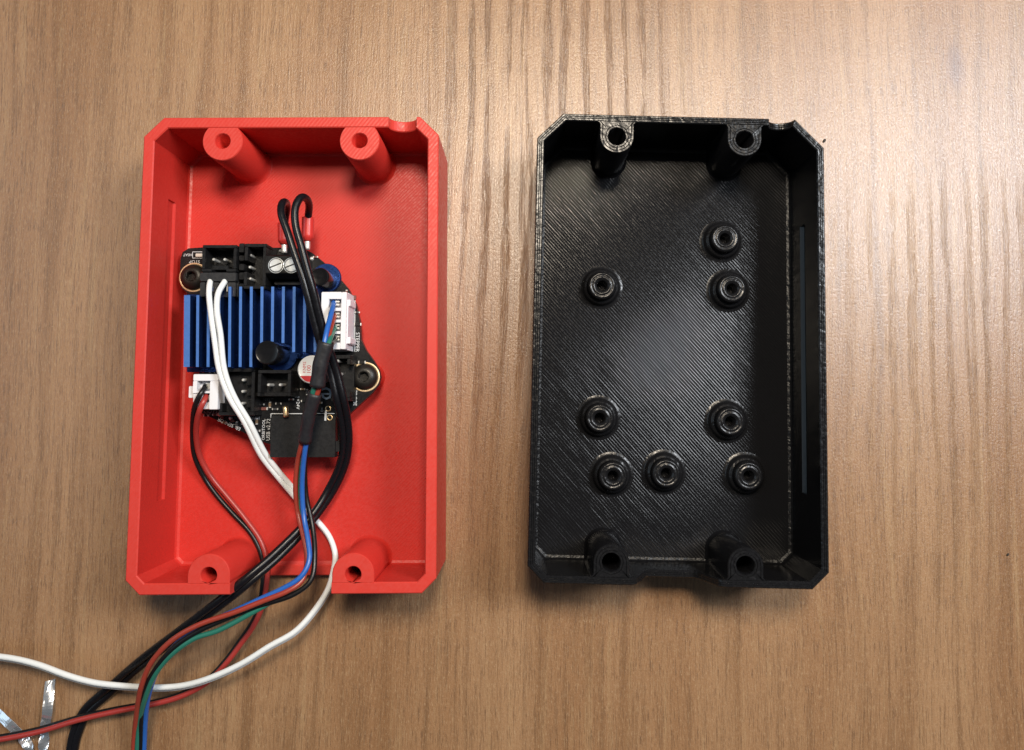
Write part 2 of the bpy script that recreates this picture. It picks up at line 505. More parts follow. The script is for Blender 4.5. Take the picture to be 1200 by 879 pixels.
# ------------------------------------------------------------------ box halves
def box_shell(w, l, ct, ce, cb, wall, H, floor, top_z, slot_side, slot_y, slot_z, slot_d, xs_top, xs_bottom, tracks=0):
    """outline starts top left and runs clockwise; returns loops of an open tray.
    ct, ce, cb: chamfer top left, top right, bottom corners; top_z(x, side) -> rim height"""
    def corners(ins):
        k = ins * math.tan(math.radians(22.5))
        w2, l2 = w / 2 - ins, l / 2 - ins
        return [(-w / 2 + ct + k, l2), (w / 2 - ce - k, l2), (w2, l / 2 - ce - k), (w2, -l / 2 + cb + k), (w / 2 - cb - k, -l2), (-w / 2 + cb + k, -l2), (-w2, -l / 2 + cb + k), (-w2, l / 2 - ct - k)]

    def outline(ins):
        c = corners(ins)
        pts = []
        for i in range(8):
            a, b2 = c[i], c[(i + 1) % 8]
            pts.append((a[0], a[1], i, None))
            if i == 0:
                pts += [(x, a[1], i, side) for x, side in xs_top]
            elif i == 4:
                pts += [(x, a[1], i, side) for x, side in xs_bottom]
            elif (i == 2 and slot_side > 0) or (i == 6 and slot_side < 0):
                y0, y1 = slot_y
                e = .12
                ys = [y1 + e, y1, y1 - .5, y1 - 1.2, y0 + 1.2, y0 + .5, y0, y0 - e]
                if i == 6:
                    ys.reverse()
                pts += [(a[0], y, i, 'slot%d' % (0 if (y > y1 or y < y0) else 1)) for y in ys]
        return pts

    O = outline(0.0)
    I = outline(wall)
    n = len(O)

    def tz(k):
        x, y, i, s = O[k]
        return top_z(x, i, s)

    ch = .22
    loops = []
    loops.append([(x, y, 0.4) for x, y, i, s in outline(0.0)])
    loops.append([(O[k][0], O[k][1], tz(k) - ch) for k in range(n)])
    a = outline(ch)
    loops.append([(a[k][0], a[k][1], tz(k)) for k in range(n)])
    rim_from = len(loops) - 1
    for j in range(tracks):
        m_ = ch + (wall - 2 * ch) * (j + 1) / (tracks + 1)
        for dm, dz in ((-.10, 0.0), (0.0, -.13), (.10, 0.0)):
            a = outline(m_ + dm)
            loops.append([(a[k][0], a[k][1], tz(k) + dz) for k in range(n)])
    a = outline(wall - ch)
    loops.append([(a[k][0], a[k][1], tz(k)) for k in range(n)])
    rim_to = len(loops)
    loops.append([(I[k][0], I[k][1], tz(k) - ch) for k in range(n)])
    z0, z1 = slot_z
    sl = lambda k, d: (I[k][0] + (math.copysign(d, I[k][0]) if I[k][3] == 'slot1' else 0), I[k][1])
    zz = lambda k, z: min(z, tz(k) - ch)
    loops.append([(*sl(k, 0), zz(k, z1)) for k in range(n)])
    loops.append([(*sl(k, slot_d), zz(k, z1 - .25)) for k in range(n)])
    loops.append([(*sl(k, slot_d), zz(k, z0 + .58)) for k in range(n)])
    loops.append([(*sl(k, 0), zz(k, z0)) for k in range(n)])
    loops.append([(I[k][0], I[k][1], zz(k, floor + .7)) for k in range(n)])
    a = outline(wall + .25)
    loops.append([(a[k][0], a[k][1], zz(k, floor + .2)) for k in range(n)])
    a = outline(wall + .8)
    loops.append([(a[k][0], a[k][1], floor) for k in range(n)])
    b0 = outline(.4)
    bottom = [(x, y, 0.0) for x, y, i, s in b0]
    return [bottom] + loops, (rim_from + 1, rim_to + 1)


def clean(me):
    import bmesh
    bm = bmesh.new()
    bm.from_mesh(me)
    bmesh.ops.dissolve_degenerate(bm, dist=1e-6, edges=bm.edges)
    bmesh.ops.remove_doubles(bm, verts=bm.verts, dist=1e-7)
    bm.normal_update()
    bm.to_mesh(me)
    bm.free()


def make_shell(name, root, loops, rim_k, mats):
    mb = MB()
    n = len(loops[0])
    v = [p for Lp in loops for p in Lp]
    mb.add(v, [])
    mi = []
    for k in range(len(loops) - 1):
        for i in range(n):
            j = (i + 1) % n
            mb.f.append((k * n + j, k * n + i, (k + 1) * n + i, (k + 1) * n + j)); mb.smooth.append(False)
            mi.append(2 if rim_k[0] - 1 <= k < rim_k[1] else (3 if k >= len(loops) - 3 else 1))
    mb.f.append(tuple(range(n))); mb.smooth.append(False); mi.append(1)
    mb.f.append(tuple((len(loops) - 1) * n + i for i in reversed(range(n)))); mb.smooth.append(False); mi.append(0)
    me = bpy.data.meshes.new(name)
    me.from_pydata([(x * S, y * S, z * S) for x, y, z in mb.v], [], mb.f)
    for m_ in mats:
        me.materials.append(m_)
    me.polygons.foreach_set('material_index', mi)
    clean(me)
    o = bpy.data.objects.new(name, me)
    col.objects.link(o)
    o.parent = root
    return o


def screw_post(name, root, cx, cy, r, hole_r, wall_dy, H, floor, mats, shape, sgn, hole_z, flare=0.0):
    """post whose flat side butts on the wall plane at cy + sgn*wall_dy"""
    def raw(rad):
        if shape == 'U':
            fr = flare
            pts = [(rad * math.cos(a), rad * math.sin(a)) for a in [math.pi + math.pi * i / 32 for i in range(33)]]
            if fr:
                pts += [(rad + fr - fr * math.cos(b_), wall_dy - fr + fr * math.sin(b_)) for b_ in [math.pi / 2 * i / 6 for i in range(7)]]
                pts += [(x * (rad + fr) / 4, wall_dy) for x in (2, 0, -2)]
                pts += [(-rad - fr + fr * math.cos(b_), wall_dy - fr + fr * math.sin(b_)) for b_ in [math.pi / 2 * i / 6 for i in range(6, -1, -1)]]
            else:
                pts += [(rad, wall_dy * .5), (rad, wall_dy), (rad * .5, wall_dy), (0, wall_dy), (-rad * .5, wall_dy), (-rad, wall_dy), (-rad, wall_dy * .5)]
            return pts
        ca = math.asin(min(1, wall_dy / 4.42))
        c0 = math.sqrt(max(rad * rad - wall_dy * wall_dy, .01))
        a0, a1 = math.pi - math.asin(min(1, wall_dy / rad)), 2 * math.pi + math.asin(min(1, wall_dy / rad))
        pts = [(rad * math.cos(a), rad * math.sin(a)) for a in [a0 + (a1 - a0) * i / 44 for i in range(45)]]
        return pts + [(c0 * .5, wall_dy), (0, wall_dy), (-c0 * .5, wall_dy)]

    ang = [math.atan2(y, x) for x, y in raw(r)]

    def outl(rad):
        return [(cx + x, cy + sgn * y) for x, y in raw(rad)]

    def loop(rad, z):
        return [(x, y, z) for x, y in outl(rad)]

    def circ(rad, z):
        return [(cx + rad * math.cos(a), cy + sgn * rad * math.sin(a), z) for a in ang]

    n = len(ang)
    loops = [loop(r * 1.16, floor + .01), loop(r * 1.07, floor + .35), loop(r * 1.015, floor + 1.0), loop(r, floor + 2.0), loop(r, H - .2), loop(r - .15, H)]
    if flare:      # nozzle tracks round the rim and round the hole
        loops += [loop(r - .50, H), loop(r - .60, H - .14), loop(r - .70, H), circ(hole_r + .66, H), circ(hole_r + .56, H - .14), circ(hole_r + .46, H)]
    loops += [circ(hole_r + .15, H), circ(hole_r, H - .2), circ(hole_r * .97, hole_z)]
    top_k = range(4, len(loops) - 2)
    mb = MB()
    mb.add([p for q in loops for p in q], [])
    mi = []
    for k in range(len(loops) - 1):
        for i in range(n):
            j = (i + 1) % n
            f = (k * n + i, k * n + j, (k + 1) * n + j, (k + 1) * n + i)
            mb.f.append(f if sgn > 0 else tuple(reversed(f)))
            mb.smooth.append(k not in top_k)
            mi.append(1 if k in top_k else 0)
    mb.f.append(tuple((len(loops) - 1) * n + i for i in range(n))); mb.smooth.append(False); mi.append(0)
    me = mb.mesh(name)
    for m_ in mats:
        me.materials.append(m_)
    me.polygons.foreach_set('material_index', mi)
    o = bpy.data.objects.new(name, me)
    col.objects.link(o)
    o.parent = root
    return o


H_BOX, FLOOR = 19.0, 2.0

# ---- red half
RW, RL, RWALL = 65.06, 102.9, 2.4
red = thing('plastic_box_half', 'red printed plastic box half holding the circuit board', 'box', (-51.37, 10.95, 0), 0.005, 'two halves of a printed box')
RN, RR = 24.55, 3.1
xs_top = [(RN - RR * math.cos(a), 'notch') for a in [math.pi * k / 16 for k in range(17)]]
xs_bot = [(10.65, 'high'), (10.65, 'low'), (-10.55, 'low'), (-10.55, 'high')]


def red_top(x, i, s):
    if s == 'notch':
        return H_BOX - math.sqrt(max(0.0, RR * RR - (x - RN) ** 2)) * .95
    if s == 'low':
        return FLOOR + .55
    return H_BOX


loops, rk = box_shell(RW, RL, 4.3, 4.83 - .7, 3.02, RWALL, H_BOX, FLOOR, red_top, -1, (-33, 35), (8.2, 11.8), .45, xs_top, xs_bot)
make_shell('shell', red, loops, rk, [M['red'], M['red'], M['red_rim'], M['red_smooth']])
wi = RL / 2 - RWALL
for px_, py_, shp, sg in ((-15.11, 46.08, 'C', 1), (15.11, 46.08, 'C', 1), (-15.11, -47.48, 'U', -1), (15.11, -47.48, 'U', -1)):
    screw_post('screw_post', red, px_, py_, 4.42, 1.68, wi - abs(py_), H_BOX, FLOOR, [M['red'], M['red_rim']], shp, sg, 6.0)

# ---- black half
BW, BL, BWALL = 63.48, 101.7, 1.6
black = thing('plastic_box_half', 'empty glossy black printed plastic box half with small ring standoffs', 'box', (33.40, 11.85, 0), -0.024, 'two halves of a printed box')
BN, BR_ = 22.45, 2.9
xs_top = [(BN - BR_ * math.cos(a), 'notch') for a in [math.pi * k / 16 for k in range(17)]]
dip = [9.4, 8.6, 7.6, 6.6, 5.8, 5.0, 3.0, 0, -3.0, -5.0, -5.8, -6.6, -7.6, -8.6, -9.4]
xs_bot = [(x, 'dip') for x in dip]


def black_top(x, i, s):
    if s == 'notch':
        return H_BOX - math.sqrt(max(0.0, BR_ * BR_ - (x - BN) ** 2)) * .9
    if s == 'dip':
        q = min(1, max(0, (9.4 - abs(x)) / 4.6))
        return H_BOX - 7.8 * q * q * (3 - 2 * q)
    return H_BOX


loops, rk = box_shell(BW, BL, 5.65, 6.38, 3.5, BWALL, H_BOX, FLOOR, black_top, 1, (-32, 29), (8.6, 11.6), .8, xs_top, xs_bot, 2)
make_shell('shell', black, loops, rk, [M['black'], M['black_wall'], M['black_rim'], M['black_bead']])
wi = BL / 2 - BWALL
for px_, py_, sg in ((-14.14, 45.96, 1), (14.14, 45.96, 1), (-14.14, -46.27, -1), (14.14, -46.27, -1)):
    screw_post('screw_post', black, px_, py_, 3.78, 1.95, wi - abs(py_), H_BOX, FLOOR, [M['black_wall'], M['black_rim']], 'U', sg, 0.3, .75)

so = MB()
so.lathe([(5.3, 2.004), (4.8, 2.12), (4.5, 2.3), (4.35, 2.5), (4.2, 3.3), (3.9, 3.55), (3.55, 3.62), (3.42, 3.75), (3.46, 4.0), (3.36, 4.2), (3.42, 4.45), (3.32, 4.65), (3.36, 4.9), (3.22, 5.25), (2.95, 5.5), (2.7, 5.56), (2.5, 5.42), (2.3, 5.42), (2.1, 5.58), (1.8, 5.56), (1.6, 5.36), (1.35, 5.3), (1.18, 5.0), (1.1, 0.6)], n=36, cap1=True)
src = so.build('standoff', M['black_rim'], None, (0, 0, 0))
inv = Matrix.Rotation(0.024, 3, 'Z')
first = True
for x, y in ((850, 279), (705.6, 334.4), (858, 338), (703, 490), (856.4, 494), (718.4, 558), (781, 555), (878, 558)):
    w_ = at(x, y, 5.5) - Vector((33.40, 11.85, 0))
    lc = inv @ w_
    if first:
        src.parent = black
        src.location = Vector((lc.x, lc.y, 0)) * S
        first = False
    else:
        copy_at(src, black, (lc.x, lc.y, 0), random.Random(int(x)).random() * 6)

# ------------------------------------------------------------------ circuit board
ZB = 7.5
bo = at(330, 400, 0)
board = thing('circuit_board', 'black circuit board with blue heat sink inside the red box', 'circuit board', (bo.x, bo.y, FLOOR))


def R2(px, py, z):
    p = at(px, py, z)
    return (p.x, p.y)


def rect(px0, py0, px1, py1, z):
    a, b2 = at(px0, py0, z), at(px1, py1, z)
    return min(a.x, b2.x), max(a.x, b2.x), min(a.y, b2.y), max(a.y, b2.y)


outline_px = [(211, 318), (211.5, 303), (214, 295.5), (221, 291), (237, 290), (300, 290), (345, 290.5), (357, 292), (366, 296.5), (379, 307), (394, 322), (408, 338),
              (417, 356), (421.5, 376), (423, 398), (429, 410.5), (438, 423), (444, 433), (446, 442), (444, 451), (437, 460), (411, 484), (402, 493), (399, 512), (396, 521),
              (316, 520.5), (303, 516), (283, 505.5), (237, 484.6), (234, 478), (233.5, 440), (233, 352), (222, 345), (213.5, 338), (210.5, 328)]
poly = [R2(x, y, ZB) for x, y in outline_px]
poly.reverse()
pb = MB()
pb.loft([[(x, y, ZB - 1.6) for x, y in poly], [(x, y, ZB) for x, y in poly]], True, True)
pb.build('board', M['solder_mask'], board)

# plastic spacers under the two mounting holes (part of the red box) and the screws
ring_mesh = None
for k, (sx, sy, lab) in enumerate(((227, 325, 'black button head screw beside the black plugs at the board corner'), (427.5, 441.7, 'black button head screw in the pointed tab of the circuit board'))):
    c = at(sx, sy, ZB + .1)
    mb = MB()
    rc = Matrix.Rotation(-0.005, 3, 'Z') @ (c - Vector((-51.37, 10.95, 0)))
    mb.lathe([(3.6, 2.005), (3.1, 2.6), (3.0, ZB - 1.61)], rc.x, rc.y, 28, cap1=True)
    mb.build('standoff', M['red'], red, (0, 0, 0))
    mb = MB()
    mb.lathe([(3.0, ZB + .001), (3.0, ZB + .07), (3.42, ZB + .07), (3.45, ZB + .001)], c.x, c.y, 40)
    mb.build('gold_ring', M['gold_ring'], board)
    s = thing('screw', lab, 'screw', (c.x, c.y, ZB), 0, 'screws holding the circuit board')
    mb = MB()
    mb.lathe([(2.98, ZB + .02), (3.02, ZB + .25), (2.85, ZB + .75), (2.45, ZB + 1.25), (1.95, ZB + 1.6), (1.5, ZB + 1.72), (1.22, ZB + 1.70)], c.x, c.y, 36)
    hexa = []
    for z, rr in ((ZB + 1.66, 1.16), (ZB + .55, 1.10)):
        hexa.append([(c.x + rr * math.cos(math.pi / 3 * i + .3), c.y + rr * math.sin(math.pi / 3 * i + .3), z) for i in range(6)])
    mb.build('head', M['oxide'], s)
    mb = MB()
    mb.loft([[(c.x + 1.25 * math.cos(math.pi / 3 * i + .3), c.y + 1.25 * math.sin(math.pi / 3 * i + .3), ZB + 1.70) for i in range(6)]] + hexa, False, True)
    mb.build('hex_socket', M['oxide'], s)

# ---- heat sink
ZF, ZP = 14.8, 8.6
hs_poly = [R2(x, y, ZP) for x, y in ((219, 345), (245, 345), (247, 336), (376, 336), (376, 418), (352, 420), (300, 420), (296, 436), (219, 436))]
hs_poly.reverse()
mb = MB()
mb.loft([[(x, y, ZB + .01) for x, y in hs_poly], [(x, y, ZP) for x, y in hs_poly]], True, True)
sink = mb.build('heat_sink', M['blue'], board)
for cx, cy, rr in ((329, 416, 3.75), (382, 325.5, 3.35)):
    c = at(cx, cy, ZP)
    mb = MB()
    mb.lathe([(rr, ZB + .02), (rr, ZP - .15), (rr - .12, ZP + .03)], c.x, c.y, 36, cap1=True)
    mb.build('round_lobe', M['blue'], sink)
for i in range(13):
    x = 219.3 + 12.54 * i
    y0 = 346 if i < 2 else 336
    y1 = 430 if i < 7 else (402 if i < 10 else 412.5)
    th = 1.35 if i == 0 else .62
    a, b2 = at(x, y0, ZF), at(x - .6, y1, ZF)
    d = th / 2
    mb = MB()
    top = [(a.x - d, a.y), (a.x + d, a.y), (b2.x + d, b2.y), (b2.x - d, b2.y)]
    top.reverse()
    mb.loft([[(px_, py_, ZP - .2) for px_, py_ in top], [(px_, py_, ZF) for px_, py_ in top]], False, True)
    fo = mb.build('fin', M['blue'], sink)
    fo.data.materials.append(M['blue_lit_edge'])
    fo.data.polygons[len(fo.data.polygons) - 1].material_index = 1

# ---- sockets and pins
pin_mb = MB()
pin_mb.box(-.32, .32, -.32, .32, 0, 4.3, .18)
pin_src = pin_mb.build('pin', M['tin'], None, (0, 0, 0))
pin_first = [True]


def put_pin(parent, px, py, ztop):
    c = at(px, py, ztop)
    off = c - Vector((0, 0, 4.3)) - parent_origin(parent) / S
    if pin_first[0]:
        pin_first[0] = False
        pin_src.parent = parent
        pin_src.location = off * S
        return pin_src
    return copy_at(pin_src, parent, off)


def socket(r_px, z1, wall=.75, floor_h=2.6, open_side=None, gap=None, mat='nylon', pins=(), pin_z=13.0, name='socket'):
    """open header shroud; open_side '-y', '+y', '-x' or '+x' gets a slot of width gap"""
    x0, x1, y0, y1 = rect(*r_px, z1)
    z0 = ZB + .01
    mb = MB()
    mb.box(x0, x1, y0, y1, z0, z0 + floor_h)
    zf = z0 + floor_h - .01
    def bar(ax0, ax1, ay0, ay1):
        mb.box(ax0, ax1, ay0, ay1, zf, z1, .12)
    g = gap or 0
    xm, ym = (x0 + x1) / 2, (y0 + y1) / 2
    for side in ('-y', '+y'):
        yy = (y0, y0 + wall) if side == '-y' else (y1 - wall, y1)
        if side == open_side:
            bar(x0, xm - g / 2, *yy); bar(xm + g / 2, x1, *yy)
        else:
            bar(x0, x1, *yy)
    for side in ('-x', '+x'):
        xx = (x0, x0 + wall) if side == '-x' else (x1 - wall, x1)
        if side == open_side:
            bar(*xx, y0 + wall + .004, ym - g / 2); bar(*xx, ym + g / 2, y1 - wall - .004)
        else:
            bar(*xx, y0 + wall + .004, y1 - wall - .004)
    o = mb.build(name, M[mat], board)
    for px, py in pins:
        put_pin(o, px, py, pin_z)
    return o


sA = socket((237.5, 287, 276.5, 318.5), 14.6, .7, 2.4, '-y', 3.2, pins=((250, 304), (263, 304)))
mb = MB(); mb.box(*rect(248, 311, 268, 316.5, 13.0), ZB + 2, 13.0, .2); mb.build('latch', M['nylon'], sA)
sC = socket((287, 285.5, 311, 338.5), 14.6, .75, 2.4, '-x', 2.5, pins=((292.8, 299), (292.6, 313), (292.6, 326.5)))
mb = MB()
for y0, y1 in ((285, 296), (299, 306), (309, 317), (319, 328), (332, 338)):
    mb.box(*rect(280, y0, 286.2, y1, 13.6), ZB + .02, 13.6, .2)
mb.box(*rect(280.4, 286, 285.8, 337, 10.5), ZB + .01, 10.5)
mb.build('key_rail', M['nylon'], sC)
sH = socket((258, 431.5, 297.5, 487), 12.4, .8, 2.4, '-x', 5, pins=((284.6, 445.3), (284, 458.7), (283.4, 472.8)), pin_z=11.8)
mb = MB()
for y in (447.5, 460, 474):
    mb.box(*rect(289, y - 5, 295, y + 4, 11.4), ZB + 2, 11.4, .2)
mb.build('key_rail', M['nylon'], sH)
sI = socket((302.5, 433.5, 340.5, 464.5), 13.8, .75, 2.4, '-y', 6.0, pins=((314.3, 451), (328, 451)))
mb = MB(); mb.box(*rect(300, 459.5, 342, 464.6, 11.2), ZB + .02, 11.2, .2); mb.build('latch', M['nylon'], sI)
sN = socket((389, 416, 410, 470), 13.4, .8, 2.4, '+x', 6.0, pins=((395.5, 423), (396.5, 438), (397.5, 453)))

# ---- screw terminal
x0, x1, y0, y1 = rect(312, 298.5, 354, 320.5, 15.2)
mb = MB()
mb.loft([[(x, yy, zz) for yy, zz in ((y0 - .9, ZB + .01), (y1, ZB + .01), (y1, 15.2 - .3), (y1 - .3, 15.2), (y0 + .2, 15.2), (y0, 15.0), (y0 - .9, 13.0))] for x in (x0, x1)], True, True)
mb.box(x0 + .6, x1 - .6, y0 - 2.0, y0 - .95, ZB + .012, 11.4, .2)
term = mb.build('terminal_block', M['nylon'], board)
for px in (323.5, 341.5):
    c = at(px, 311, 15.2)
    mb = MB()
    mb.lathe([(1.75, 15.215), (1.62, 15.20), (1.62, 15.215)], c.x, c.y, 24)
    mb.lathe([(1.48, 15.18), (1.46, 15.32), (1.30, 15.40)], c.x, c.y, 28, cap1=True)
    t_ = mb.build('terminal_screw', M['zinc'], term)
    a = math.radians(22)
    mb = MB()
    d, n_ = Vector((math.cos(a), math.sin(a), 0)), Vector((-math.sin(a), math.cos(a), 0))
    q = [c + d * sx * 1.42 + n_ * sy * .15 for sx, sy in ((-1, -1), (1, -1), (1, 1), (-1, 1))]
    mb.loft([[(v.x, v.y, 15.39) for v in q], [(v.x, v.y, 15.412) for v in q]], True, True)
    mb.build('slot', M['dark_slot'], t_)


# ---- capacitors
def can(px, py, r, z1, top_mat, body_mat, name='capacitor', groove=True):
    c = at(px, py, z1)
    mb = MB()
    prof = [(r * .97, ZB + .02), (r, ZB + .3), (r, ZB + .9)]
    if groove:
        prof += [(r * .93, ZB + 1.3), (r, ZB + 1.7)]
    prof += [(r, z1 - .35), (r * .97, z1 - .12), (r * .90, z1)]
    mb.lathe(prof, c.x, c.y, 36)
    o = mb.build(name, M[body_mat], board)
    mb = MB()
    mb.lathe([(r * .90, z1), (r * .84, z1 - .06), (r * .3, z1 - .10)], c.x, c.y, 36, cap1=True)
    mb.build('cap_top', M[top_mat], o)
    return o, c


can(374.7, 324.2, 2.05, 15.4, 'can_black', 'can_black')
can(312.5, 413, 2.62, 16.6, 'can_black', 'can_black')
capG, cg = can(365, 433, 3.15, 14.8, 'can_white', 'can_white', groove=False)
zc = 14.72
seg = []
for k in range(19):
    a = math.radians(210 + 120 * k / 18)
    seg.append((cg.x + 2.80 * math.cos(a), cg.y + 2.80 * math.sin(a)))
mb = MB(); mb.loft([[(x, y, zc) for x, y in seg], [(x, y, 14.83) for x, y in seg]], True, True)
mb.build('red_segment', M['can_red'], capG)

# ---- module at the lower edge, gold pin, small chips
x0, x1, y0, y1 = rect(317.5, 487, 392.5, 536, 10.2)
mb = MB(); mb.box(x0, x1, y0, y1, ZB + .01, 10.2, .15)
mb.box(x1 - .3, x1 + .8, y0 + 1.2, y0 + 3.6, ZB + .012, 9.6, .1)
mb.build('port_module', M['module'], board)
gp = MB(); gp.tube([at(334, 476, 10.8), at(335, 482, 10.9), at(335.2, 488.5, 10.8)], .62, 10, .4)
gp.build('gold_pin', M['gold'], board)
x0, x1, y0, y1 = rect(229, 297, 236.5, 301, ZB + .6)
mb = MB(); mb.box(x0, x1, y0, y1, ZB + .01, ZB + .6, .1); mb.build('indicator_light', M['led'], board)
for (a0, b0, a1, b1, m_) in ((258, 487.5, 262, 490.5, 'brown_chip'), (270, 491.5, 274.5, 494.5, 'brown_chip'), (413, 346, 417, 351, 'brown_chip'), (343, 474, 347, 478, 'nylon'), (290, 498, 295, 503, 'nylon')):
    mb = MB(); mb.box(*rect(a0, b0, a1, b1, ZB + .5), ZB + .01, ZB + .5, .08); mb.build('chip', M[m_], board)
rnd_c = random.Random(11)
for k, (px, py) in enumerate(((241, 487.2), (251.5, 486.2), (262.5, 495), (277, 497.5), (283.5, 494), (289.5, 492), (300.5, 494), (301, 505), (306.5, 474), (309, 479), (316, 474.5), (322, 479.5), (326, 473), (341, 468), (354.5, 456), (359.5, 459.5),
                              (356, 470), (361, 475.5), (374, 472), (398, 476), (403.5, 480), (406, 343), (413, 358), (418.5, 366), (419, 380), (369.5, 301), (389, 421), (383, 414.5), (424, 424.5), (413.5, 421), (247, 434), (254, 436))):
    w_, h_ = rnd_c.choice(((.9, .5), (.5, .9), (1.2, .7), (.7, .45)))
    c = at(px, py, ZB + .4)
    o_mat = M[('nylon', 'brown_chip', 'chip_tan', 'chip_grey')[k % 4]]
    mb = MB(); mb.box(c.x - w_ / 2, c.x + w_ / 2, c.y - h_ / 2, c.y + h_ / 2, ZB + .01, ZB + .42, .07)
    ch_ = mb.build('chip', o_mat, board)
    mb = MB()
    for sg_ in (-1, 1):
        if w_ > h_:
            mb.box(c.x + sg_ * (w_ / 2 + .12) - .14, c.x + sg_ * (w_ / 2 + .12) + .14, c.y - h_ / 2, c.y + h_ / 2, ZB + .012, ZB + .34, .08)
        else:
            mb.box(c.x - w_ / 2, c.x + w_ / 2, c.y + sg_ * (h_ / 2 + .12) - .14, c.y + sg_ * (h_ / 2 + .12) + .14, ZB + .012, ZB + .34, .08)
    mb.build('end_cap', M['tin'], ch_)
solder = MB(); solder.lathe([(.5, ZB + .005), (.42, ZB + .3), (.2, ZB + .5)], 0, 0, 12, cap1=True)
sol_src = solder.build('solder_joint', M['tin'], None, (0, 0, 0))
sol_src.parent = board
bl = Vector((bo.x, bo.y, FLOOR))
for k, (px, py) in enumerate(((237.3, 434.3), (245.3, 434.3), (256.6, 485.6), (270, 490), (294.5, 501), (365, 303), (403, 404))):
    c = at(px, py, ZB + .3)
    off = Vector((c.x, c.y, 0)) - bl
    if k == 0:
        sol_src.location = off * S
    else:
        copy_at(sol_src, board, off)
for px, py in ((384.5, 479), (386, 489.5)):
    c = at(px, py, ZB + 3 if py > 485 else ZB)
    z = 10.2 if py > 485 else ZB
    mb = MB(); mb.lathe([(.42, z + .002), (.42, z + .05), (.68, z + .05), (.7, z + .002)], c.x, c.y, 20)
    mb.build('plated_hole', M['gold'], board)


# ---- printed lettering and lines
def lettering(txt, px, py, length_px, rot, mat='silk', z=ZB, parent=None, name='lettering', extrude=.02):
    cu = bpy.data.curves.new('lettering', 'FONT')
    cu.body = txt
    cu.align_x, cu.align_y = 'CENTER', 'CENTER'
    cu.size = 1.0
    cu.extrude = 0.0
    cu.resolution_u = 2
    tmp = bpy.data.objects.new('tmp', cu)
    col.objects.link(tmp)
    bpy.context.view_layer.update()
    me = bpy.data.meshes.new_from_object(tmp.evaluated_get(bpy.context.evaluated_depsgraph_get()))
    bpy.data.objects.remove(tmp)
    bpy.data.curves.remove(cu)
    xs = [v.co.x for v in me.vertices]
    w_ = max(xs) - min(xs)
    mm = length_px * (CAM_H - z) / FPX
    k = mm / w_
    c = at(px, py, z)
    ca, sa = math.cos(rot), math.sin(rot)
    par = parent or board
    off = parent_origin(par) / S
    for v in me.vertices:
        x, y = v.co.x * k, v.co.y * k
        v.co = Vector((c.x + ca * x - sa * y - off.x, c.y + sa * x + ca * y - off.y, z + extrude - off.z)) * S
    me.materials.clear()
    me.materials.append(M[mat])
    o = bpy.data.objects.new(name, me)
    col.objects.link(o)
    o.parent = par
    return o


PI = math.pi
lettering('HEAT', 220, 298.6, 10.5, PI)
lettering('STOP', 228, 306.6, 12.5, PI)
lettering('PUMP', 234, 346.8, 13, PI)
lettering('STEPPER', 418.8, 401, 23, -PI / 2)
lettering('PROBE', 416, 466.5, 17.5, -PI / 2)
lettering('+5V', 411, 464.5, 8, -PI / 2)
lettering('GND', 415, 428, 8, -PI / 2)
lettering('+24V', 349, 473.5, 12, -PI / 2)
lettering('ORBITOOL', 309, 503.5, 24, PI / 2)
lettering('USB v2.72', 314.6, 503.5, 25, PI / 2)
lettering('FAN', 312.5, 467.8, 8, PI, 'silk_dim')
lettering('HFAN', 297, 489.8, 14, PI, 'silk_dim')
lettering('PFAN', 246.5, 483.8, 15, PI, 'silk_dim')
lettering('ER_SENSOR', 268.5, 497.0, 29, PI - math.radians(24), 'silk')
lettering('PUMP', 331.5, 293.2, 9, PI, 'silk')
lettering('KNM2', 356.8, 430.5, 13, PI / 2, 'can_red', 14.72, capG)
lettering('100', 362.2, 433, 8.5, PI / 2, 'can_red', 14.72, capG)
lettering('35V', 367.6, 433, 8.5, PI / 2, 'can_red', 14.72, capG)
lettering('e', 383, 463.5, 12.5, PI, 'silk_blue')
lettering('D+', 377.5, 480, 4.5, PI / 2, 'silk')
lettering('D', 365.5, 303, 3.5, PI, 'silk_dim')


def silk_line(pts, w=.16, mat='silk', z=ZB):
    mb = MB()
    for a, b2 in zip(pts, pts[1:]):
        A, B = at(*a, z), at(*b2, z)
        d = (B - A).normalized()
        n_ = Vector((-d.y, d.x, 0)) * w / 2
        q = [A - n_, B - n_, B + n_, A + n_]
        mb.add([(v.x, v.y, z + .018) for v in q], [(0, 1, 2, 3)])
    mb.build('printed_line', M[mat], board)


silk_line([(317.5, 489.5), (317.5, 484.8), (364, 484.8)])
silk_line([(372, 484.6), (392, 484.6)])
silk_line([(345.5, 465.4), (350.3, 465.4), (350.3, 440)])
silk_line([(347.9, 464.5), (347.9, 440)], .12)
silk_line([(304.7, 486.5), (304.7, 466.5)])
silk_line([(416, 350), (415.6, 412)])
silk_line([(409.2, 418), (409.2, 470)])
silk_line([(225.7, 302.5), (225.7, 295.2), (237, 295.2)], .12)
silk_line([(225.7, 302.5), (237, 302.5)], .12)
silk_line([(317.5, 467.5), (321, 467.5)], .12, 'silk_dim')
silk_line([(382, 481), (381.2, 493)], .45, 'silk', 10.2)

# ------------------------------------------------------------------ cables
def path(pts):
    return [at(*p) for p in pts]


def wire(parent, pts, r, mat, name='wire', n=10):
    mb = MB()
    mb.tube(path(pts), r, n)
    return mb.build(name, M[mat], parent)


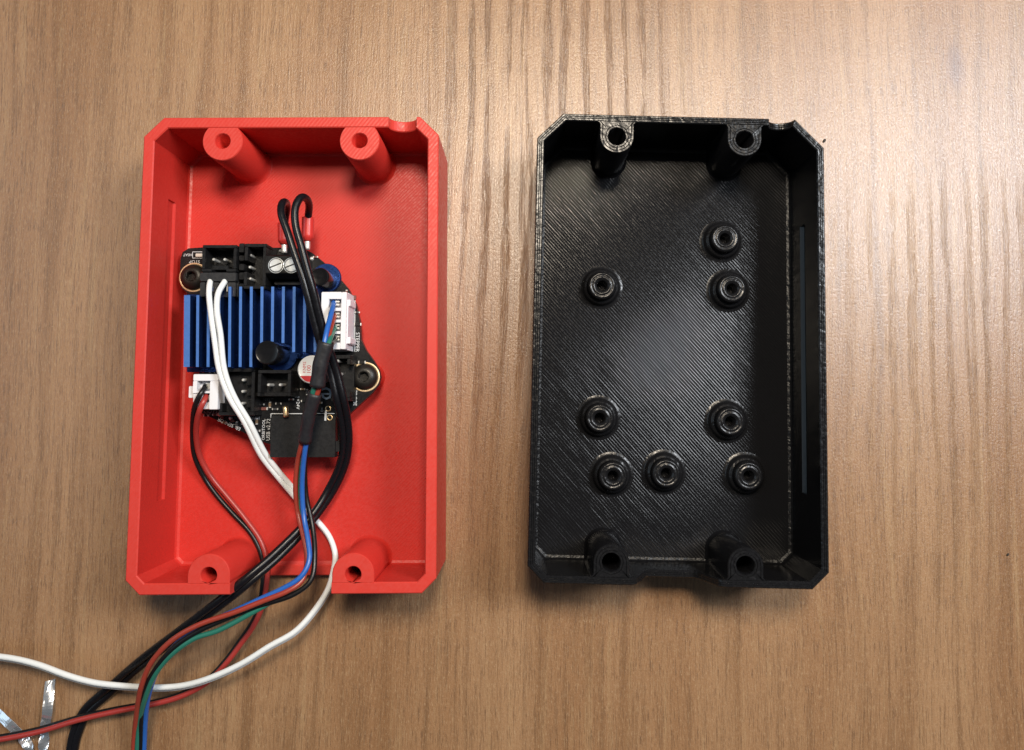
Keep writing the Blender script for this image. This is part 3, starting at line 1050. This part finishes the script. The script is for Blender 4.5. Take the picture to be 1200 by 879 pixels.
# white twin cable with black plug
o0 = at(255, 332, ZB)
wc = thing('plug_cable', 'white twin wire cable with black plug, crossing the table to the picture edge', 'cable', (o0.x, o0.y, ZB))
x0, x1, y0, y1 = rect(234, 319, 276, 347.5, 14.4)
mb = MB()
mb.box(x0, x1, y0, y1, ZB + .6, 12.9, .2)
mb.box(x0, x1, y1 - 2.1, y1, 12.88, 14.4, .25)
for a, b2 in ((234, 240.5), (249.5, 256.5), (266.5, 276)):
    u0, u1, _, _ = rect(a, 330, b2, 340, 14.0)
    mb.box(u0, u1, y0, y1 - 2.12, 12.88, 13.9, .2)
plug = mb.build('plug', M['nylon_plug'], wc)
for px in (251, 267.5):
    c = at(px, 336, 13.2)
    mb = MB(); mb.box(c.x - .3, c.x + .3, c.y - 1.2, c.y + 1.0, 12.7, 13.5, .1); mb.build('crimp', M['tin'], plug)
wa = [(247.5, 327.5, 12.6), (246, 331, 14.6), (244.8, 343, 15.6), (248, 373.5, 15.6), (252, 402, 15.2), (257, 434, 15.0), (269.5, 467, 14.6), (286, 493.5, 13.4), (306, 534, 9.4), (322, 554.6, 6.6), (341, 577, 5.0),
      (358, 597, 3.9), (375.5, 614.6, 3.8), (387, 630.5, 4.2), (393, 651, 4.8), (391, 667, 5.4), (384.6, 689.7, 6.2), (368.7, 714.7, 7.4), (346, 739.7, 8.4), (316, 757, 8.8), (284, 777, 8.8), (247, 794, 8.4), (215.6, 803, 7.6),
      (186, 805.5, 6.9), (136, 803, 6.9), (109, 799.6, 6.9), (79.6, 791.6, 6.8), (45.5, 779, 6.6), (18, 772, 6.4), (-12, 768, 6.0), (-60, 764, 4.5), (-120, 768, 2.2)]
wb = [(264.5, 327.5, 12.6), (263, 331, 14.6), (256, 342, 15.8), (254, 362, 15.9), (258.4, 392, 15.6), (263, 434, 15.1), (274.5, 465, 14.6), (291.5, 493.5, 13.4), (311, 532, 9.4), (326, 552, 6.6), (345, 574.5, 4.6), (360, 595, 3.0)]
wb += [(x + .6, y + 1.6, max(.7, z - 1.32)) for x, y, z in wa[12:]]
wire(wc, wa, .63, 'wire_white', n=14)
wire(wc, wb, .63, 'wire_white', n=14)

# red and black pair with white plug
o0 = at(240, 460, ZB)
rc = thing('plug_cable', 'thin red and black wire pair ending in a two pin white plug', 'cable', (o0.x, o0.y, ZB))
x0, x1, y0, y1 = rect(226.5, 438.5, 254.8, 480, 13.6)
hx0, hx1, hy0, hy1 = rect(231, 446.5, 245.5, 458.3, 13.6)
gx0, gx1, gy0, gy1 = rect(236.5, 461, 245.5, 471, 13.6)
mb = MB()
mb.box(x0, x1, y0, y1, ZB + .02, 11.6)
z0_, z1_ = 11.59, 13.6
mb.box(x0, x1, hy1, y1, z0_, z1_, .15)
mb.box(hx1, x1, y0, hy1 - .003, z0_, z1_, .15)
mb.box(x0, hx0, gy1 + 0, hy1 - .003, z0_, z1_ - .01, .1)
mb.box(hx0 + .002, hx1 - .002, gy1, hy0, z0_, z1_ - .02, .1)
mb.box(x0, gx0, y0 + 1.6, gy1 - .003, z0_, z1_ - .35, .1)
mb.box(x0, hx1 - .01, y0, gy0, z0_, z1_ - .9, .3)
t0, t1, t2, t3 = rect(221.2, 452.5, 226.6, 466.5, 12.6)
mb.box(t0, t1, t2, t3, ZB + 1, 12.6, .15)
wp = mb.build('plug', M['white_nylon'], rc)
for (a0, a1, b0_, b1_) in ((hx0, hx1, hy0, hy1), (gx0, gx1, gy0, gy1)):
    mb = MB(); mb.box((a0 + a1) / 2 - .1, a1 - .35, b0_ + .4, b1_ - .4, 11.58, 12.5, .1); mb.build('crimp', M['tin'], wp)
pr = [(242, 463, 12.0), (240, 468, 13.9), (235.5, 477, 14.2), (231.5, 489, 12.5), (229.8, 510, 9), (234, 535, 5.6), (248, 560, 3.7), (263, 578, 3.1), (285.6, 605.5, 2.9), (306, 635, 2.9), (313.5, 662, 3.25), (312, 687, 3.3),
      (306, 714.7, 3.4), (294.7, 737.5, 3.6), (284, 752, 3.8), (265.6, 776.8, 4.0), (243, 799.6, 4.1), (211, 816.6, 4.0), (177, 825.8, 3.9), (136, 833.7, 3.7), (91, 844, 3.4), (45.5, 857.6, 3.0), (0, 866.7, 2.8), (-50, 874, 2.0), (-100, 880, .8)]
pk = [(241, 452, 12.2), (239.5, 455, 14.0), (234, 463, 14.9), (228, 477, 13.6), (226, 494, 11), (225.5, 510, 8.6), (228, 535, 5.6), (239.5, 560, 3.5), (254, 580.5, 2.9), (272, 601, 2.75), (294.7, 626, 2.75), (306.5, 651, 2.9),
      (308.2, 676, 3.2), (306.5, 696, 3.2), (302, 716, 2.8), (291, 737, 2.8), (281, 751, 3.0), (263.5, 775, 3.0), (241.5, 797.5, 3.1), (210, 814, 3.0), (176, 823.5, 2.9), (135, 831, 2.8), (90, 841.3, 2.7), (45, 854.5, 2.5), (0, 863.5, 2.2), (-50, 870, 1.5), (-100, 876, .8)]
wire(rc, pr, .62, 'wire_red')
wire(rc, pk, .56, 'wire_pvc_black')

# thick black pair with red ferrules
o0 = at(347, 300, 10)
bc = thing('power_cable', 'thick black wire pair with red ferrules, looping over the heat sink', 'cable', (o0.x, o0.y, 10))
tl = [(333, 268, 10.1), (334.5, 254, 11.2), (336.5, 243, 13.6), (334.5, 236.5, 16.6), (330.3, 238.5, 18.8), (329.2, 250, 19.8), (336.3, 270, 20.2), (345, 297, 20.2), (354, 323, 20.0), (361.4, 350, 19.4), (371, 388, 17.8), (380, 415, 16.4),
      (387, 434.6, 15.2), (394.7, 468.6, 14.4), (399.5, 490, 12.2), (402.5, 516, 9.6), (398.5, 543.5, 7), (385.5, 572, 5.8), (367, 602, 7.6), (330, 641, 11.6), (280, 684.5, 16.0), (231, 723, 13.4), (166, 772, 6.4), (128, 805, 2.6), (98, 832.5, .95), (86, 858, .85), (82, 880, .85), (77, 915, .85)]
tr = [(360.5, 262, 10.2), (361.6, 250, 11.4), (362.3, 240, 14), (359, 232.5, 17), (352.5, 231, 19.2), (346, 243, 20.3), (346.3, 264, 20.7), (353.5, 290, 20.7), (359, 312, 20.5), (366.5, 338, 20.0), (378, 384, 18.0), (388, 415, 16.4),
      (394.5, 434.6, 15.3), (402.8, 468.6, 14.3), (407, 490, 12.0), (409, 516, 9.4), (405, 543.5, 6.8), (392, 573, 5.2), (371.5, 603.5, 6.2), (335, 645, 10.2), (285.5, 688.5, 14.8), (236, 727, 12.2), (171, 776, 5.0), (132.5, 809.5, 1.4), (103, 836.5, .85), (91.5, 861, .85), (87, 880, .85), (82.5, 915, .85)]
wire(bc, tl, .84, 'wire_black', n=18)
wire(bc, tr, .84, 'wire_black', n=18)
for a, b2 in (((333.0, 287, 10.0), (332.6, 262, 10.2)), ((360.3, 283, 10.0), (361.0, 255, 10.3))):
    A, B = at(*a), at(*b2)
    D = (B - A)
    mb = MB()
    mb.tube([A, A + D * .12, A + D * .25, A + D * .6, B], 1.3, 18, .4, taper=lambda t: .72 + .62 * min(1, t / .22) + .06 * t)
    f = mb.build('ferrule', M['sleeve_red'], bc)
    mb = MB(); mb.tube([A - D.normalized() * 1.9, A + D * .05], .62, 14, .4); mb.build('metal_tip', M['tin'], f)

# stepper bundle
o0 = at(390, 375, ZB)
sc = thing('plug_cable', 'four colour wire bundle in black heat shrink with white four pin plug', 'cable', (o0.x, o0.y, ZB))
ZP4 = 14.6
x0, x1, y0, y1 = rect(376.5, 342, 405, 409.5, ZP4)
mb = MB()
mb.box(x0, x1, y0, y1, ZB + .02, 12.6)
sx0, sx1, _, _ = rect(385.5, 350, 399.5, 360, ZP4)
ys = [355.5, 369.5, 383, 396.5]
mb.box(x0, sx0, y0, y1, 12.59, ZP4, .2)
mb.box(sx1, x1, y0, y1, 12.59, ZP4, .2)
edges = [342] + [v for y in ys for v in (y - 5, y + 5)] + [409.5]
for k in range(0, len(edges), 2):
    _, _, b0_, b1_ = rect(390, edges[k], 395, edges[k + 1], ZP4)
    mb.box(sx0 - .05, sx1 + .05, b0_, b1_, 12.59, ZP4 - .012, .1)
for y in (355, 399):
    t0, t1, t2, t3 = rect(404.8, y - 4, 410.6, y + 4, 13.6)
    mb.box(t0, t1, t2, t3, ZB + 1, 13.6, .2)
t0, t1, t2, t3 = rect(404.8, 351, 407.3, 403, 13.9)
mb.box(t0, t1, t2, t3, ZB + .5, 13.9, .1)
wp = mb.build('plug', M['white_nylon'], sc)
for y in ys:
    t0, t1, t2, t3 = rect(392.5, y - 3.2, 398.3, y + 2.8, 13.6)
    mb = MB(); mb.box(t0, t1, t2, t2 + .45, 12.55, 13.8, .1); mb.box(t0, t1, t3 - .45, t3, 12.55, 13.8, .1); mb.box(t0, t0 + .35, t2, t3, 12.55, 13.5, .1)
    mb.build('crimp', M['tin'], wp)
T1, T2, T3, T4 = (382.7, 401, 21.0), (371.8, 453, 19.6), (369.4, 460.5, 19.0), (357, 517.5, 15.2)


def off(p, dx, dy, dz):
    return (p[0] + dx, p[1] + dy, p[2] + dz)


blue_w = [(391, 354, 13.4), (390, 360, 16.0), (386.5, 374, 18.8), (382.5, 390, 20.7), off(T1, -2.6, 2, .35), off(T2, .5, 0, -.5), off(T3, .5, 0, -.5), off(T4, 2.0, 0, .2), (354.8, 551.5, 12.8), (354, 577, 11.4), (356, 605, 10.6), (361.3, 635, 10.2),
          (362.5, 657, 10.2), (352.8, 676, 10.2), (330, 690.5, 10.0), (308, 700.5, 9.5), (276, 715.5, 8.8), (231, 736, 8.4), (204, 757.5, 8.2), (185, 784, 8.0), (174, 815, 7.7), (170.3, 843, 6.4), (169, 868, 4.8), (168, 890, 3.7), (167, 920, 2.7)]
red_w = [(392, 369, 13.4), (391, 373, 15.6), (387.5, 384, 18.2), (385, 394, 19.9), off(T1, .3, 2, -.5), off(T2, 2.6, 0, .1), off(T3, 2.6, 0, .1), off(T4, -2.6, 0, .1), (348.8, 542, 12.6), (346.3, 572, 10.8), (349, 600, 9.6), (357, 635, 8.9),
         (360, 657, 8.9), (354, 681, 9.6), (338, 692.3, 10.2), (309, 704, 10.4), (276.5, 717, 10.4), (231, 733, 10.2), (200, 751.5, 9.9), (177, 777, 9.6), (165.8, 804, 9.4), (160, 838, 7.6), (157.5, 862, 5.8), (156, 890, 4.2), (155, 920, 3.2)]
green_w = [(392.5, 383, 13.4), (391.5, 386, 15.4), (388.5, 393, 18.6), off(T1, 2.7, 1, .3), off(T2, -3.0, 0, .3), off(T3, -3.0, 0, .3), off(T4, -1.6, 0, -.7), (350.3, 550, 11.5), (349.5, 577, 9.8), (353, 606, 8.8), (360, 636, 8.0),
           (361, 656, 8.0), (352, 682, 8.3), (330, 698, 8.6), (299, 716, 9.0), (254, 739.7, 9.2), (229, 747.5, 9.2), (200, 768, 9.2), (181.8, 790.5, 9.2), (170.3, 818, 8.7), (163.5, 847, 6.8), (160.8, 879, 4.9), (159.5, 920, 3.4)]
black_w = [(393, 396.5, 13.4), (392, 399, 15.2), (390, 402, 17.8), off(T1, 2.8, 4, -.6), off(T2, -.5, 0, -.6), off(T3, -.5, 0, -.6), off(T4, 2.4, 0, -.7), (357, 550, 11.3), (359, 583, 10.0), (366.4, 617, 9.2), (368.9, 651, 8.9),
           (364.3, 680.6, 8.9), (343.7, 696.8, 9.2), (305, 709.5, 9.2), (272, 722, 9.2), (229, 741.5, 9.3), (204, 758.5, 9.3), (184.3, 781, 9.2), (170, 808, 8.7), (165.5, 842, 7.0), (165, 868, 5.2), (164, 892, 4.0), (163, 920, 3.0)]
def lift(pts, amount, y0, y1):
    return [(x, y, z + (amount * math.sin(PI * (y - y0) / (y1 - y0)) if y0 < y < y1 else 0)) for x, y, z in pts]


red_w, green_w, black_w, blue_w = [lift(w_, 7.0, 600, 850) for w_ in (red_w, green_w, black_w, blue_w)]
wire(sc, red_w, .57, 'wire_rust')
wire(sc, green_w, .57, 'wire_green')
wire(sc, black_w, .57, 'wire_pvc_black')
wire(sc, blue_w, .57, 'wire_blue')


def hollow_tube(a, b2, r, parent):
    A, B = at(*a), at(*b2)
    D = (B - A)
    mid = (A + B) / 2 + Vector((-.25, .1, .25))
    P = resample([A, A + (mid - A) * .5, mid, mid + (B - mid) * .5, B], .6)
    mb = MB()
    n = 20
    loops, inner = [], []
    rnd = random.Random(4)
    for i, p in enumerate(P):
        T = (P[min(i + 1, len(P) - 1)] - P[max(i - 1, 0)]).normalized()
        N = Vector((0, 0, 1)); N = (N - T * N.dot(T)).normalized(); Bn = T.cross(N)
        rr = r * (1 + .025 * math.sin(i * .9) + .02 * math.sin(i * .37 + 1))
        loops.append([p + (N * math.cos(2 * PI * k / n) + Bn * math.sin(2 * PI * k / n) * 1.06) * rr for k in range(n)])
        inner.append([p + (N * math.cos(2 * PI * k / n) + Bn * math.sin(2 * PI * k / n) * 1.06) * (rr - .18) for k in range(n)])
    mb.loft([inner[4]] + [inner[0]] + loops + [inner[-1], inner[-5]], False, False, True, True)
    return mb.build('heat_shrink', M['shrink'], parent)


hollow_tube(T1, T2, 1.52, sc)
hollow_tube(T3, T4, 1.36, sc)


# ------------------------------------------------------------------ foil strips
def foil(label, pts, width, twist, seed):
    P = resample(path(pts), .7)
    o0_ = P[len(P) // 2]
    rnd = random.Random(seed)
    m = 7
    top = []
    for i, p in enumerate(P):
        T = (P[min(i + 1, len(P) - 1)] - P[max(i - 1, 0)]).normalized()
        side = Vector((T.y, -T.x, 0)).normalized()
        a = twist(i / (len(P) - 1))
        upv = Vector((0, 0, 1))
        row = []
        for k in range(m):
            s_ = (k / (m - 1) - .5) * width
            q = p + side * s_ * math.cos(a) + upv * s_ * math.sin(a)
            q += upv * (.05 * math.sin(i * .5 + k * .9 + seed) + rnd.uniform(-.015, .015)) + side * rnd.uniform(-.03, .03)
            row.append(q)
        top.append(row)
    mb = MB()
    loops = []
    for row in top:
        loops.append(row + [q + Vector((0, 0, -.06)) for q in reversed(row)])
    mb.loft(loops, True, True)
    zmin = min(v[2] for v in mb.v)
    mb.v = [(v[0], v[1], v[2] - zmin + .03) for v in mb.v]
    o = mb.build('foil_strip', M['foil'], None, (o0_.x, o0_.y, 0))
    o.location = Vector((o0_.x, o0_.y, 0)) * S
    o['label'] = label
    o['category'] = 'foil'
    o['group'] = 'strips of silver foil'
    return o


foil('upright strip of crinkled silver foil with its cut end showing', [(59, 797, .5), (57, 815, 1.7), (55.8, 831, 2.5), (54.6, 842, 2.0), (53, 850, .9), (52, 862, 1.0), (50.5, 879, .8), (48, 905, .7)], 2.1, lambda t: .22 + (.5 * math.sin(t * 30) if t > .45 else .12 * math.sin(t * 9)), 3)
foil('slanting strip of twisted silver foil at the picture corner', [(-16, 822, .3), (0, 838, 1.1), (13, 850, 1.9), (20, 856, 1.2), (26, 863, .6), (33, 873, .9), (41, 889, .6), (50, 910, .6)], 1.9, lambda t: .15 + (.7 * math.sin(t * 24) if t > .5 else 0), 8)

# tiny flecks of dirt lying on the table
for px, py, r, lab in ((966, 165, .42, 'tiny dark crumb by the black box corner'), (1181, 650, .3, 'tiny dark speck near the picture edge')):
    c = at(px, py, .1)
    mb = MB()
    rnd = random.Random(int(px))
    mb.loft([[(c.x + math.cos(a) * r * k * (1 + rnd.uniform(-.3, .3)) * 1.0 + math.sin(a) * r * .5, c.y + math.sin(a) * r * k * 1.2, z) for a in [2 * PI * i / 9 for i in range(9)]] for k, z in ((.9, .0), (1, .12), (.5, .26))], True, True)
    o = mb.build('crumb', M['dust'], None, (c.x, c.y, 0))
    o.location = Vector((c.x, c.y, 0.01)) * S
    o['label'] = lab
    o['category'] = 'crumb'
    o['group'] = 'dirt specks on the table'
